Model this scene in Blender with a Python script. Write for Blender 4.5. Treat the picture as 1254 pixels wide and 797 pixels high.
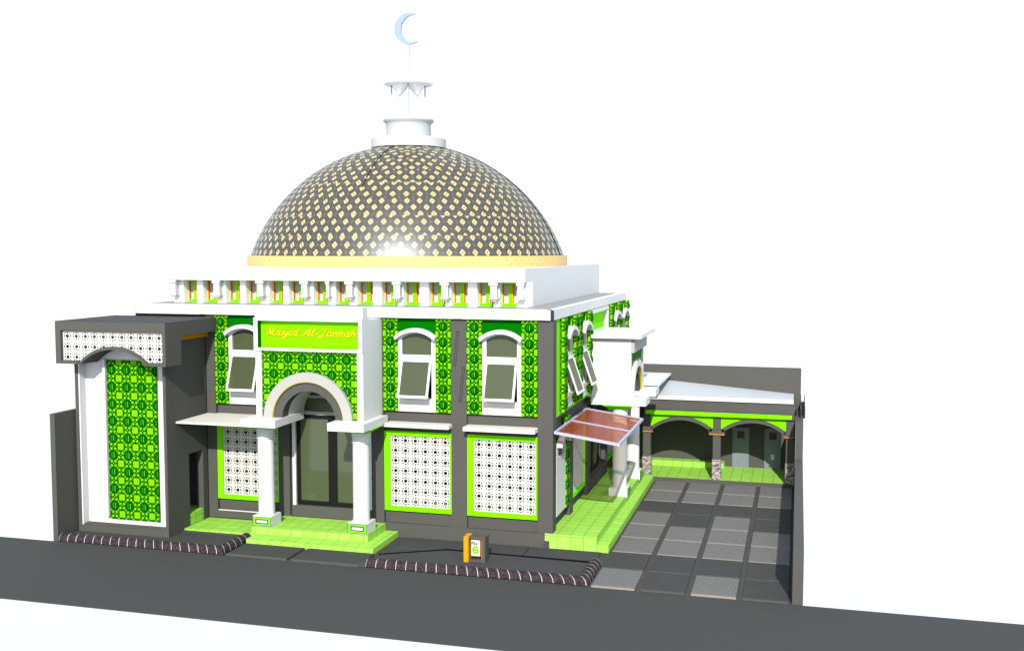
import bpy, bmesh, math, random
from math import sin, cos, pi, sqrt, atan2, radians
random.seed(7)
scene = bpy.context.scene
col = scene.collection
for o in list(bpy.data.objects):
    bpy.data.objects.remove(o)

# ------------------------------------------------------------------ node helpers
class S:
    """a scalar node socket with arithmetic"""
    def __init__(s, nt, sock): s.nt, s.k = nt, sock
    def op(s, o, *a, **k):
        n = s.nt.nodes.new('ShaderNodeMath'); n.operation = o
        for i, v in enumerate((s,) + a):
            if isinstance(v, S): s.nt.links.new(v.k, n.inputs[i])
            else: n.inputs[i].default_value = v
        return S(s.nt, n.outputs[0])
    def __add__(s, b): return s.op('ADD', b)
    def __sub__(s, b): return s.op('SUBTRACT', b)
    def __mul__(s, b): return s.op('MULTIPLY', b)
    def __truediv__(s, b): return s.op('DIVIDE', b)
    def lt(s, b): return s.op('LESS_THAN', b)
    def gt(s, b): return s.op('GREATER_THAN', b)
    def fr(s): return s.op('FRACT')
    def fl(s): return s.op('FLOOR')
    def ab(s): return s.op('ABSOLUTE')
    def sq(s): return s.op('SQRT')
    def mx(s, b): return s.op('MAXIMUM', b)
    def mn(s, b): return s.op('MINIMUM', b)
    def inv(s):
        n = s.nt.nodes.new('ShaderNodeMath'); n.operation = 'SUBTRACT'
        n.inputs[0].default_value = 1.0; s.nt.links.new(s.k, n.inputs[1]); return S(s.nt, n.outputs[0])

class Mat:
    def __init__(m, name, color, rough=0.6, spec=0.3, metal=0.0, ior=1.45):
        m.mat = bpy.data.materials.new(name); m.mat.use_nodes = True
        m.nt = m.mat.node_tree; m.b = m.nt.nodes['Principled BSDF']
        m.b.inputs['Base Color'].default_value = (*color, 1)
        m.b.inputs['Roughness'].default_value = rough
        m.b.inputs['Specular IOR Level'].default_value = spec
        m.b.inputs['Metallic'].default_value = metal
        m.b.inputs['IOR'].default_value = ior
        m.c = None; m.color = color
    def uv(m):
        n = m.nt.nodes.new('ShaderNodeUVMap'); s = m.nt.nodes.new('ShaderNodeSeparateXYZ')
        m.nt.links.new(n.outputs[0], s.inputs[0]); return S(m.nt, s.outputs[0]), S(m.nt, s.outputs[1])
    def noise(m, scale, detail=3, uvw=False, rough=0.5, stretch=None):
        n = m.nt.nodes.new('ShaderNodeTexNoise'); n.inputs['Scale'].default_value = scale
        n.inputs['Detail'].default_value = detail; n.inputs['Roughness'].default_value = rough
        if uvw:
            c = m.nt.nodes.new('ShaderNodeUVMap'); src = c.outputs[0]
        else:
            c = m.nt.nodes.new('ShaderNodeNewGeometry'); src = c.outputs['Position']
        if stretch:
            mp = m.nt.nodes.new('ShaderNodeMapping'); mp.inputs['Scale'].default_value = stretch
            m.nt.links.new(src, mp.inputs[0]); src = mp.outputs[0]
        m.nt.links.new(src, n.inputs['Vector'])
        return S(m.nt, n.outputs[0])
    def combine(m, a, b, c=0.0):
        n = m.nt.nodes.new('ShaderNodeCombineXYZ')
        for i, v in enumerate((a, b, c)):
            if isinstance(v, S): m.nt.links.new(v.k, n.inputs[i])
            else: n.inputs[i].default_value = v
        return n.outputs[0]
    def white(m, vec):
        n = m.nt.nodes.new('ShaderNodeTexWhiteNoise'); n.noise_dimensions = '3D'
        m.nt.links.new(vec, n.inputs['Vector']); return S(m.nt, n.outputs['Value'])
    def mix(m, fac, a, b):
        """colour mix; a, b are sockets or tuples"""
        n = m.nt.nodes.new('ShaderNodeMix'); n.data_type = 'RGBA'
        m.nt.links.new(fac.k, n.inputs[0])
        for i, v in ((6, a), (7, b)):
            if isinstance(v, tuple): n.inputs[i].default_value = (*v, 1)
            else: m.nt.links.new(v, n.inputs[i])
        return n.outputs[2]
    def setc(m, sock): m.nt.links.new(sock, m.b.inputs['Base Color']); return m
    def bump(m, h, strength=0.3, dist=0.01):
        n = m.nt.nodes.new('ShaderNodeBump'); n.inputs['Strength'].default_value = strength
        n.inputs['Distance'].default_value = dist
        m.nt.links.new(h.k, n.inputs['Height']); m.nt.links.new(n.outputs[0], m.b.inputs['Normal']); return m

def sc(c, k): return tuple(x * k for x in c)
def plain(name, c, var=0.08, scale=3.0, bump=0.0, **k):
    m = Mat(name, c, **k)
    n = m.noise(scale, 4)
    m.setc(m.mix(n, sc(c, 1 - var), sc(c, 1 + var)))
    if bump: m.bump(m.noise(90, 3), bump, 0.004)
    return m.mat

M = {}
WHITE = (0.455, 0.465, 0.47)
M['white'] = plain('white paint', WHITE, 0.02, 1.5, rough=0.55, spec=0.25)
M['lattice'] = plain('white breeze block', (0.365, 0.365, 0.36), 0.02, 3, rough=0.8, spec=0.05)
M['lantern'] = plain('white lantern paint', (0.362, 0.37, 0.378), 0.01, 2, rough=0.8, spec=0.05)
M['shade_lifted'] = plain('bright white paint', (0.78, 0.78, 0.78), 0.01, 2, rough=0.8, spec=0.05)  # lighter copy of the white, offsets shade on cap, brackets and piers
M['lantern_post'] = plain('pale grey white paint', (0.315, 0.325, 0.34), 0.01, 2, rough=0.8, spec=0.05)
M['cream'] = plain('off white render', (0.47, 0.45, 0.41), 0.03, 2, rough=0.7, spec=0.15)
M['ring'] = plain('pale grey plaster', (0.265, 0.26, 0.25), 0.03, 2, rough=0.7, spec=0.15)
M['speck'] = plain('fine speckled render', (0.34, 0.335, 0.31), 0.25, 60, rough=0.8, spec=0.1)
GREY = (0.0535, 0.0530, 0.0492)
M['grey'] = plain('dark grey paint', GREY, 0.05, 1.2, rough=0.7, spec=0.15, bump=0.06)
M['greydark'] = plain('charcoal paint', (0.018, 0.019, 0.021), 0.08, 2, rough=0.6, spec=0.2)
M['ground'] = plain('site concrete', (0.040, 0.041, 0.042), 0.10, 2.2, rough=0.85, spec=0.1, bump=0.15)
LIME = (0.128, 0.55, 0.0)
M['lime'] = plain('lime green paint', LIME, 0.02, 2, rough=0.8, spec=0.03)
M['green'] = plain('deep green paint', (0.0, 0.088, 0.0005), 0.04, 2, rough=0.8, spec=0.02)
M['orange'] = plain('orange paint', (0.36, 0.150, 0.0), 0.05, 2, rough=0.6, spec=0.2)
M['orange_frame'] = plain('orange jamb paint', (0.75, 0.13, 0.0), 0.05, 2, rough=0.7, spec=0.05)
M['yellow'] = plain('amber yellow paint', (0.40, 0.19, 0.0), 0.04, 2, rough=0.5, spec=0.2)
M['gilt'] = plain('gilt lettering', (0.35, 0.325, 0.004), 0.03, 8, rough=0.6, spec=0.1)
M['lav'] = plain('pale lavender pane', (0.40, 0.36, 0.42), 0.04, 5, rough=0.5, spec=0.1)
M['black'] = plain('black aluminium', (0.006, 0.006, 0.006), 0.1, 5, rough=0.5, spec=0.12)
M['frame_lav'] = plain('pale lilac painted steel', (0.27, 0.28, 0.40), 0.03, 4, rough=0.45, spec=0.3)
M['flatroof'] = plain('light grey roof screed', (0.20, 0.205, 0.21), 0.08, 1.5, rough=0.8, spec=0.1)
M['moon'] = plain('pale blue enamel', (0.19, 0.24, 0.305), 0.02, 4, rough=0.25, spec=0.4)
M['rust'] = plain('rust brown paint', (0.28, 0.07, 0.01), 0.1, 6, rough=0.6, spec=0.2)
M['brownpane'] = plain('dark red brown glazing', (0.05, 0.006, 0.003), 0.1, 5, rough=0.4, spec=0.3)
M['doorgrey'] = plain('blue grey door paint', (0.125, 0.145, 0.168), 0.10, 3, rough=0.5, spec=0.25)
M['doorwhite'] = plain('pale grey notice plate', (0.45, 0.47, 0.46), 0.05, 3, rough=0.5, spec=0.25)
M['metalroof'] = plain('pale blue grey sheet roof', (0.33, 0.355, 0.375), 0.05, 10, rough=0.5, spec=0.3)
M['sun_edge'] = plain('cream painted sun edge', (0.185, 0.165, 0.140), 0.15, 20, rough=0.8, spec=0.1)  # cream stands in for sun on the granite slab fronts
M['tar'] = plain('black rubber edging', (0.004, 0.004, 0.004), 0.1, 5, rough=0.9, spec=0.02)
M['ink'] = plain('black ink', (0.01, 0.01, 0.01), 0.05, 5, rough=0.6)

def mk_road():
    m = Mat('asphalt', (0.045, 0.048, 0.05), rough=0.9, spec=0.08)
    a = m.noise(0.5, 5, stretch=(0.25, 1, 1)); b = m.noise(140, 2)
    c = m.mix(a, (0.0385, 0.0400, 0.0400), (0.0435, 0.0452, 0.0450))
    d = m.mix(b, (0.032, 0.0335, 0.0335), (0.049, 0.0505, 0.0505))
    n = m.nt.nodes.new('ShaderNodeMix'); n.data_type = 'RGBA'; n.inputs[0].default_value = 0.35
    m.nt.links.new(c, n.inputs[6]); m.nt.links.new(d, n.inputs[7])
    m.setc(n.outputs[2]); m.bump(b, 0.25, 0.006); return m.mat
M['road'] = mk_road()

def mk_floor():
    m = Mat('lime floor tile', (0.15, 0.3, 0.04), rough=0.5, spec=0.1)
    u, v = m.uv(); T = 0.36
    a = u / T; b = v / T
    w = m.white(m.combine(a.fl(), b.fl(), 3.0))
    n = m.noise(7, 4)
    base = m.mix((w * 0.55) + (n * 0.45), (0.195, 0.420, 0.042), (0.255, 0.475, 0.080))
    g = ((a.fr() - 0.5).ab().mx((b.fr() - 0.5).ab())).gt(0.468)
    m.setc(m.mix(g, base, (0.12, 0.27, 0.032)))
    return m.mat
M['floor'] = mk_floor()

def mk_pattern(T=0.43):
    m = Mat('green and lime patterned tile', (0.0, 0.1, 0), rough=0.7, spec=0.02)
    u, v = m.uv(); u = u / T; v = v / T
    su = u.fr() - 0.5; sv = v.fr() - 0.5
    a = su.ab(); b = sv.ab()                       # folded cell, medallion at 0,0
    def near(x, y, rad):
        p = a - x; q = b - y
        return (p * p + q * q).sq().lt(rad)
    r_ = (a * a + b * b).sq()
    qx = ((a - 0.5).ab() - 0.14).mx(0.0); qy = ((b - 0.5).ab() - 0.14).mx(0.0)
    sqr = (qx * qx + qy * qy).sq().lt(0.05)
    dot = near(0.375, 0.125, 0.078).mx(near(0.125, 0.375, 0.078)).mx(near(0.25, 0.25, 0.048)).mx(near(0.5, 0.0, 0.034)).mx(near(0.0, 0.5, 0.034))
    disc = r_.lt(0.272)
    st1 = (su + 0.10).ab().lt(0.045) * r_.lt(0.19)
    st2 = (su - 0.045).ab().lt(0.024) * r_.lt(0.17)
    n = m.noise(30, 2)
    bgc = m.mix(n, (0.0, 0.060, 0.0005), (0.0, 0.078, 0.0005))
    c = m.mix(disc, bgc, (0.0, 0.056, 0.0005))
    c = m.mix(st1, c, (0.012, 0.125, 0.0005))
    c = m.mix(st2, c, (0.06, 0.30, 0.0))
    c = m.mix(dot.mx(sqr), c, (0.118, 0.33, 0.0))
    m.setc(c)
    m.bump(dot.mx(sqr).mx(disc * 0.5), 0.3, 0.008)
    return m.mat
M['pattern'] = mk_pattern()
M['pattern_large'] = mk_pattern(0.48)

def mk_dome():
    m = Mat('dome tile', (0.01, 0.01, 0.01), rough=0.24, spec=0.42)
    u, v = m.uv()
    a = u + v; b = u - v
    fa = a.fr() - 0.5; fb = b.fr() - 0.5
    d = fa.ab().mx(fb.ab())
    gold = d.lt(0.228)
    rim = d.lt(0.285)
    core = d.lt(0.03) + (fa.ab().lt(0.035) + fb.ab().lt(0.035)) * d.lt(0.12)
    # dotted thin lines either side of the lattice bars
    la = (fa.ab() - 0.42).ab().lt(0.022) * ((b * 9.0).fr()).lt(0.45)
    lb = (fb.ab() - 0.42).ab().lt(0.022) * ((a * 9.0).fr()).lt(0.45)
    n = m.noise(6, 4)
    dark = m.mix(n, (0.003, 0.0025, 0.0025), (0.009, 0.0075, 0.007))
    c = m.mix(la.mx(lb), dark, (0.20, 0.185, 0.135))
    c = m.mix(rim, c, (0.13, 0.09, 0.055))
    c = m.mix(gold, c, (0.37, 0.305, 0.115))
    c = m.mix(core.mn(1.0), c, (0.10, 0.065, 0.02))
    nt = m.nt; out = nt.nodes['Material Output']
    df = nt.nodes.new('ShaderNodeBsdfDiffuse'); nt.links.new(c, df.inputs[0])
    gl = nt.nodes.new('ShaderNodeBsdfGlossy'); gl.inputs['Roughness'].default_value = 0.37
    lw = nt.nodes.new('ShaderNodeLayerWeight'); lw.inputs[0].default_value = 0.5
    f = S(nt, lw.outputs['Facing'])
    gl.inputs[0].default_value = (0.86, 0.93, 1.0, 1)
    mx = nt.nodes.new('ShaderNodeMixShader'); nt.links.new(((f * f * f * f) * 0.26 + 0.070).k, mx.inputs[0])
    nt.links.new(df.outputs[0], mx.inputs[1]); nt.links.new(gl.outputs[0], mx.inputs[2])
    nt.links.new(mx.outputs[0], out.inputs[0])
    nt.nodes.remove(m.b)
    return m.mat
M['dome'] = mk_dome()
def mk_drum():
    m = Mat('pale gold drum', (0.5, 0.33, 0.12), rough=0.5, spec=0.3)
    u, v = m.uv(); T = 0.27
    a = (u + v) / T; b = (u - v) / T
    d = (a.fr() - 0.5).ab().mx((b.fr() - 0.5).ab())
    n = m.noise(12, 4)
    base = m.mix(n, (0.41, 0.275, 0.095), (0.60, 0.42, 0.165))
    m.setc(m.mix(d.lt(0.27) * 0.35, base, (0.40, 0.23, 0.06)))
    return m.mat
M['drum'] = mk_drum()
def mk_paver():
    m = Mat('granite chip paving', (0.1, 0.1, 0.1), rough=0.9, spec=0.1)
    n = m.noise(26, 3, rough=0.7, stretch=(1, 0.5, 1)); n2 = m.noise(110, 2)
    f = ((n * 0.6 + n2 * 0.4) - 0.5) * 2.6 + 0.5
    m.setc(m.mix(f, (0.060, 0.060, 0.060), (0.150, 0.149, 0.146))); m.bump(n2, 0.3, 0.01); return m.mat
M['paver'] = mk_paver()
M['channel'] = plain('dark cement joint', (0.046, 0.0455, 0.0435), 0.1, 3, rough=0.85, spec=0.1)
def mk_batik():
    m = Mat('batik kerb paint', (0.03, 0.02, 0.025), rough=0.7, spec=0.15)
    u, v = m.uv()
    n = m.noise(22, 2, rough=0.7); n2 = m.noise(55, 2)
    c = m.mix((n - 0.42) * 3.5, (0.006, 0.006, 0.008), (0.055, 0.028, 0.034))
    c = m.mix((n2 - 0.55) * 4.0, c, (0.07, 0.065, 0.07))
    band = ((u / 0.262).fr() - 0.5).ab().gt(0.470)
    m.setc(m.mix(band, c, (0.34, 0.335, 0.34))); return m.mat
M['batik'] = mk_batik()
def mk_stone():
    m = Mat('split stone cladding', (0.2, 0.19, 0.18), rough=0.8, spec=0.15)
    u, v = m.uv(); b = v / 0.045
    a = u / 0.07 + (b.fl() * 0.5)
    w = m.white(m.combine(a.fl(), b.fl(), 1.0))
    c = m.mix(w, (0.045, 0.034, 0.030), (0.34, 0.30, 0.29))
    m.setc(c); return m.mat
M['stone'] = mk_stone()
def mk_glass(name, c, transp, refl):
    m = Mat(name, c, rough=0.35, spec=0.3)
    nt = m.nt; out = nt.nodes['Material Output']
    n = m.noise(40, 2)
    m.setc(m.mix(n, sc(c, 0.92), sc(c, 1.08)))
    gl = nt.nodes.new('ShaderNodeBsdfGlossy'); gl.inputs['Roughness'].default_value = 0.03
    tr = nt.nodes.new('ShaderNodeBsdfTransparent'); tr.inputs[0].default_value = (0.75, 0.82, 0.66, 1)
    m1 = nt.nodes.new('ShaderNodeMixShader'); m1.inputs[0].default_value = transp
    nt.links.new(m.b.outputs[0], m1.inputs[1]); nt.links.new(tr.outputs[0], m1.inputs[2])
    m2 = nt.nodes.new('ShaderNodeMixShader'); m2.inputs[0].default_value = refl
    nt.links.new(m1.outputs[0], m2.inputs[1]); nt.links.new(gl.outputs[0], m2.inputs[2])
    nt.links.new(m2.outputs[0], out.inputs[0]); return m.mat
M['glass'] = mk_glass('olive tinted glass', (0.041, 0.053, 0.024), 0.0, 0.018)
M['sashglass'] = mk_glass('thin olive glass', (0.050, 0.062, 0.029), 0.30, 0.015)
M['doorglass'] = mk_glass('olive door glass', (0.044, 0.058, 0.026), 0.0, 0.045)
M['redglass'] = mk_glass('red brown polycarbonate', (0.27, 0.036, 0.012), 0.55, 0.004)
for n_ in M['redglass'].node_tree.nodes:
    if n_.type == 'BSDF_TRANSPARENT': n_.inputs[0].default_value = (0.98, 0.86, 0.80, 1)

# ------------------------------------------------------------------ mesh helpers
W = {}
class MB:
    def __init__(s, T=None): s.v, s.f, s.uv, s.T = [], [], {}, T
    def add(s, pts, faces, uvs=None):
        k = len(s.v)
        s.v += [s.T(p) if s.T else tuple(p) for p in pts]
        for i, f in enumerate(faces):
            if uvs and uvs[i]: s.uv[len(s.f)] = uvs[i]
            s.f.append([k + q for q in f])
        return s
    def box(s, x0, x1, y0, y1, z0, z1):
        P = [(x, y, z) for z in (z0, z1) for y in (y0, y1) for x in (x0, x1)]
        return s.add(P, [(0, 2, 3, 1), (4, 5, 7, 6), (0, 1, 5, 4), (2, 6, 7, 3), (0, 4, 6, 2), (1, 3, 7, 5)])
    def prism(s, poly, y0, y1):
        n = len(poly)
        P = [(u, y0, z) for u, z in poly] + [(u, y1, z) for u, z in poly]
        return s.add(P, [tuple(range(n)), tuple(range(2 * n - 1, n - 1, -1))] + [(i, (i + 1) % n, n + (i + 1) % n, n + i) for i in range(n)])
    def band(s, A, B, y0, y1):
        """solid between two 2-D polylines A and B (same length), extruded y0..y1"""
        n = len(A); P = [(u, y, z) for y in (y0, y1) for L in (A, B) for u, z in L]
        a0, b0, a1, b1 = 0, n, 2 * n, 3 * n; F = []
        for i in range(n - 1):
            F += [(a0 + i, a0 + i + 1, b0 + i + 1, b0 + i), (a1 + i, b1 + i, b1 + i + 1, a1 + i + 1),
                  (a0 + i, a1 + i, a1 + i + 1, a0 + i + 1), (b0 + i, b0 + i + 1, b1 + i + 1, b1 + i)]
        F += [(a0, b0, b1, a1), (a0 + n - 1, a1 + n - 1, b1 + n - 1, b0 + n - 1)]
        return s.add(P, F)
    def grid(s, us, zs, filled, y0, y1):
        """solid plate made of grid cells; filled(i,j) tells which exist"""
        nu, nz = len(us), len(zs)
        P = [(u, y, z) for y in (y0, y1) for z in zs for u in us]
        I = lambda i, j, k: k * nu * nz + j * nu + i
        F = []
        ok = lambda i, j: 0 <= i < nu - 1 and 0 <= j < nz - 1 and filled(i, j)
        for j in range(nz - 1):
            for i in range(nu - 1):
                if not filled(i, j): continue
                F.append((I(i, j, 0), I(i + 1, j, 0), I(i + 1, j + 1, 0), I(i, j + 1, 0)))
                F.append((I(i, j, 1), I(i, j + 1, 1), I(i + 1, j + 1, 1), I(i + 1, j, 1)))
                if not ok(i - 1, j): F.append((I(i, j, 0), I(i, j + 1, 0), I(i, j + 1, 1), I(i, j, 1)))
                if not ok(i + 1, j): F.append((I(i + 1, j, 0), I(i + 1, j, 1), I(i + 1, j + 1, 1), I(i + 1, j + 1, 0)))
                if not ok(i, j - 1): F.append((I(i, j, 0), I(i, j, 1), I(i + 1, j, 1), I(i + 1, j, 0)))
                if not ok(i, j + 1): F.append((I(i, j + 1, 0), I(i + 1, j + 1, 0), I(i + 1, j + 1, 1), I(i, j + 1, 1)))
        return s.add(P, F)
    def plate(s, u0, u1, z0, z1, holes, y0, y1):
        us = sorted({u0, u1} | {h[k] for h in holes for k in (0, 1) if u0 < h[k] < u1})
        zs = sorted({z0, z1} | {h[k] for h in holes for k in (2, 3) if z0 < h[k] < z1})
        def fill(i, j):
            u = (us[i] + us[i + 1]) / 2; z = (zs[j] + zs[j + 1]) / 2
            return not any(h[0] < u < h[1] and h[2] < z < h[3] for h in holes)
        return s.grid(us, zs, fill, y0, y1)
    def lathe(s, prof, cx, cy, n=48):
        P, F = [], []
        for r, z in prof:
            for k in range(n):
                a = 2 * pi * k / n; P.append((cx + r * cos(a), cy + r * sin(a), z))
        for i in range(len(prof) - 1):
            for k in range(n):
                F.append((i * n + k, i * n + (k + 1) % n, (i + 1) * n + (k + 1) % n, (i + 1) * n + k))
        F.append(tuple(range(n - 1, -1, -1))); F.append(tuple((len(prof) - 1) * n + k for k in range(n)))
        return s.add(P, F)
    def tube(s, pts, r, n=8, taper=None):
        from mathutils import Vector as V
        pts = [V(p) for p in pts]; P, F = [], []; m = len(pts)
        for i, p in enumerate(pts):
            t = (pts[min(i + 1, m - 1)] - pts[max(i - 1, 0)]).normalized()
            a = t.cross(V((0, 1, 0.013)));
            if a.length < 1e-4: a = t.cross(V((1, 0, 0)))
            a.normalize(); b = t.cross(a)
            rr = r if not taper else taper(t, i / max(1, m - 1)) * r
            for k in range(n):
                w = 2 * pi * k / n; P.append(tuple(p + a * rr * cos(w) + b * rr * sin(w)))
        for i in range(m - 1):
            for k in range(n):
                F.append((i * n + k, i * n + (k + 1) % n, (i + 1) * n + (k + 1) % n, (i + 1) * n + k))
        F.append(tuple(range(n - 1, -1, -1))); F.append(tuple((m - 1) * n + k for k in range(n)))
        return s.add(P, F)
    def build(s, name, mat, parent=None, origin=None, smooth=None, uvoff=(0, 0), recalc=True):
        xs = list(zip(*s.v))
        if origin is None: origin = ((min(xs[0]) + max(xs[0])) / 2, (min(xs[1]) + max(xs[1])) / 2, min(xs[2]))
        me = bpy.data.meshes.new(name)
        me.from_pydata([tuple(c - o for c, o in zip(p, origin)) for p in s.v], [], s.f)
        bm = bmesh.new(); bm.from_mesh(me)
        if recalc: bmesh.ops.recalc_face_normals(bm, faces=bm.faces)
        lay = bm.loops.layers.uv.new('UVMap'); bm.faces.ensure_lookup_table()
        for f in bm.faces:
            f.normal_update(); n = f.normal
            cu = s.uv.get(f.index)
            if cu:
                d = {s.f[f.index][i]: cu[i] for i in range(len(cu))}
            for l in f.loops:
                if cu: l[lay].uv = d[l.vert.index]; continue
                x, y, z = s.v[l.vert.index]
                ax = max(range(3), key=lambda q: abs(n[q]))
                l[lay].uv = ((y, z), (x, z), (x, y))[ax]
                l[lay].uv = (l[lay].uv[0] - uvoff[0], l[lay].uv[1] - uvoff[1])
        bm.to_mesh(me); bm.free()
        if isinstance(mat, str): mat = M[mat]
        me.materials.append(mat)
        if smooth is not None:
            for p in me.polygons: p.use_smooth = True
            me.set_sharp_from_angle(angle=radians(smooth))
        o = bpy.data.objects.new(name, me); col.objects.link(o)
        W[o] = origin
        if parent:
            o.parent = parent; o.location = tuple(a - b for a, b in zip(origin, W[parent]))
        else: o.location = origin
        return o

def tag(o, label=None, cat=None, group=None, kind=None):
    if label: o['label'] = label
    if cat: o['category'] = cat
    if group: o['group'] = group
    if kind: o['kind'] = kind
    return o
def thing(name, loc, label, cat, group=None):
    o = bpy.data.objects.new(name, None); col.objects.link(o); o.location = loc; o.empty_display_size = 0.3
    W[o] = tuple(loc); return tag(o, label, cat, group)
KIDS = {}
def copy_tree(o, parent, loc, rotz=0.0):
    c = o.copy(); col.objects.link(c); c.parent = parent
    W[c] = tuple(loc); c.location = tuple(a - b for a, b in zip(loc, W[parent])); c.rotation_euler = (0, 0, rotz)
    for ch in list(o.children):
        d = ch.copy(); col.objects.link(d); d.parent = c
    return c
def put(o, parent, loc, rotz=0.0):
    o.parent = parent; W[o] = tuple(loc)
    o.location = tuple(a - b for a, b in zip(loc, W[parent])); o.rotation_euler = (0, 0, rotz)
    return o
def arc(cx, cz, r, a0, a1, n):
    return [(cx + r * cos(radians(a0 + (a1 - a0) * i / n)), cz + r * sin(radians(a0 + (a1 - a0) * i / n))) for i in range(n + 1)]
def seg(cx, zs, hw, rise, n=20):
    """segmental arch points left to right"""
    R = (hw * hw + rise * rise) / (2 * rise); zc = zs + rise - R; a = math.degrees(math.asin(hw / R))
    return arc(cx, zc, R, 90 + a, 90 - a, n)

# ------------------------------------------------------------------ ground, road, courtyard
tag(MB().box(-48, 34, 19.74, 24.07, -0.02, 0.0).build('road', 'road'), 'dark grey asphalt road running past the front', kind='structure')
tag(MB().box(-19.72, 0.2, 24.075, 39.6, -0.02, -0.004).build('ground', 'ground'), 'dark grey concrete ground of the mosque plot', kind='structure')
# sidewalk slabs between and behind the planters
sw = MB()
sw.box(-14.36, -12.62, 24.13, 25.12, -0.002, 0.055); sw.box(-12.50, -10.62, 24.13, 25.12, -0.002, 0.055)
for a, b in ((-10.30, -8.55), (-8.52, -6.86), (-6.83, -4.92)): sw.box(a, b, 25.93, 26.90, -0.002, 0.03)
tag(MB().box(-14.36, -12.62, 24.10, 24.128, -0.002, 0.06).box(-12.50, -10.62, 24.10, 24.128, -0.002, 0.06).build('pavement_sun_edge', 'grey'), 'paler grey strips with sunlight painted on the pavement slab fronts', kind='structure')  # added strips, paler than the slabs, paint sunlight on their fronts
tag(sw.build('pavement', 'ground'), 'dark concrete pavement slabs in front of the porch', kind='structure')
cy = MB().box(-4.72, -0.06, 24.08, 36.0, -0.003, 0.006)
court = tag(cy.build('courtyard', 'channel'), 'grey paved courtyard beside the mosque', kind='structure')
XS = [(-4.63, -3.60), (-3.455, -2.43), (-2.285, -1.26), (-1.115, -0.095)]
GR = ['10111011', '10111011', '10111011', '10111011']
GR = ['1.ggg.gg', '..gg..gg', '1.ggg.gg', '..gg..gg']
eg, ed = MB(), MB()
for c, (a, b) in enumerate(XS):
    for r in range(8):
        y0 = 24.10 + 1.478 * r; g = GR[c][r] != '.'
        MB().box(a, b, y0, y0 + 1.415, 0.004, 0.045).build('paving_slab', 'paver' if g else 'ground', court)
        (eg if g else ed).box(a, b, y0 - 0.03, y0 - 0.001, 0.004, 0.052)  # separate paler strip paints in the sunlit front of each slab

eg.build('painted_sun_edge', 'sun_edge', court); ed.build('painted_sun_edge', 'grey', court)

# ------------------------------------------------------------------ mosque root
mosque = thing('mosque', (-12.63, 33.0, 0), 'white, grey and lime green mosque with a black and gold dome', 'mosque')
XL, XR, YF, YB = -19.0, -6.24, 26.96, 38.97
Xw = -6.36                                                       # side wall plane
FC = -12.70                                                      # porch centre
side = lambda p: (XR - (p[1] - YF), p[0], p[2])                  # façade coordinates -> side wall (u = y)

bays = [(-16.30, -14.33), (-11.07, -9.10), (-8.645, -6.675)]
g_h = [(a + 0.09, b - 0.08, 0.86, 2.86) for a, b in bays]
w_h = [((a + b) / 2 - 0.44, (a + b) / 2 + 0.44, 3.92, 5.55) for a, b in bays]
door_h = (-13.90, -11.46, 0.70, 4.75)
MB().plate(XL, XR - 0.13, 0.0, 6.12, g_h + w_h + [door_h], 27.07, 27.22).build('front_wall', 'grey', mosque)
# side wall
sg = [(29.52, 31.46), (35.2, 37.1)]
sh = [(a + 0.08, b - 0.08, 0.86, 2.86) for a, b in sg] + [(32.2, 34.5, 0.8, 3.1)]
swn = [28.88, 30.98, 36.45, 38.20]
sh += [(c - 0.44, c + 0.44, 3.92, 5.55) for c in swn[:3]] + [(37.76, 38.64, 3.92, 5.55)]
MB(side).plate(27.22, YB, 0.0, 6.12, sh, YF + 0.12, YF + 0.25).build('side_wall', 'grey', mosque)
MB().box(XL, XL + 0.15, 27.225, YB - 0.155, 0, 6.12).build('side_wall', 'grey', mosque)
MB().box(XL, XR - 0.13, YB - 0.15, YB, 0, 6.12).build('back_wall', 'grey', mosque)
MB().box(XL + 0.16, Xw - 0.14, 27.24, YB - 0.16, 0.30, 0.40).build('indoor_floor', 'floor', mosque)
MB().box(XL + 0.16, Xw - 0.14, 27.24, YB - 0.16, 3.02, 3.14).build('upper_floor', 'greydark', mosque)
# plinth and pillars
pl = MB().box(-11.44, XR, YF, 27.065, 0, 0.395); pl.box(-16.595, -13.935, YF, 27.065, 0.185, 0.40); pl.box(-13.93, -11.45, 27.0, 27.065, 0.37, 0.70)
pl.build('plinth', 'grey', mosque)
for a, b in ((-6.66, -6.24), (-9.095, -8.65), (-11.42, -11.075), (-14.325, -13.975), (-16.595, -16.305)):
    z0 = 0.40
    MB().box(a, b, YF, 27.068 if b != -6.24 else 27.36, z0, 6.135).build('pillar', 'grey', mosque)
for a, b in ((29.02, 29.43), (31.56, 32.0), (34.66, 35.1), (37.2, 37.6), (38.57, 38.97)):
    MB(side).box(a, b, YF - 0.03, YF + 0.117, 0.40, 3.10).build('pillar', 'grey', mosque)
# dark diagonal marks on the middle pillar
for (xa, za, xb, zb) in ((-8.89, 5.80, -8.99, 4.84), (-8.73, 4.82, -8.83, 3.88)):
    o = MB(); w = 0.035; t = 0.012
    def q(x0, z0, x1, z1, x2, z2, x3, z3): o.prism([(x0, z0), (x1, z1), (x2, z2), (x3, z3)], YF - 0.012, YF + 0.01)
    q(xa - w, za, xa - w + t, za, xb - w + t, zb, xb - w, zb); q(xa + w - t, za, xa + w, za, xb + w, zb, xb + w - t, zb)
    q(xa - w + t, za - 0.02, xa - w + t, za, xa + w - t, za, xa + w - t, za - 0.02); q(xb - w + t, zb, xb - w + t, zb + 0.02, xb + w - t, zb + 0.02, xb + w - t, zb)
    o.build('wall_ornament', 'greydark', mosque)
MB().box(-16.28, -14.35, YF - 0.02, YF + 0.01, 0.402, 0.425).build('sill_strip', 'white', mosque)

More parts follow.
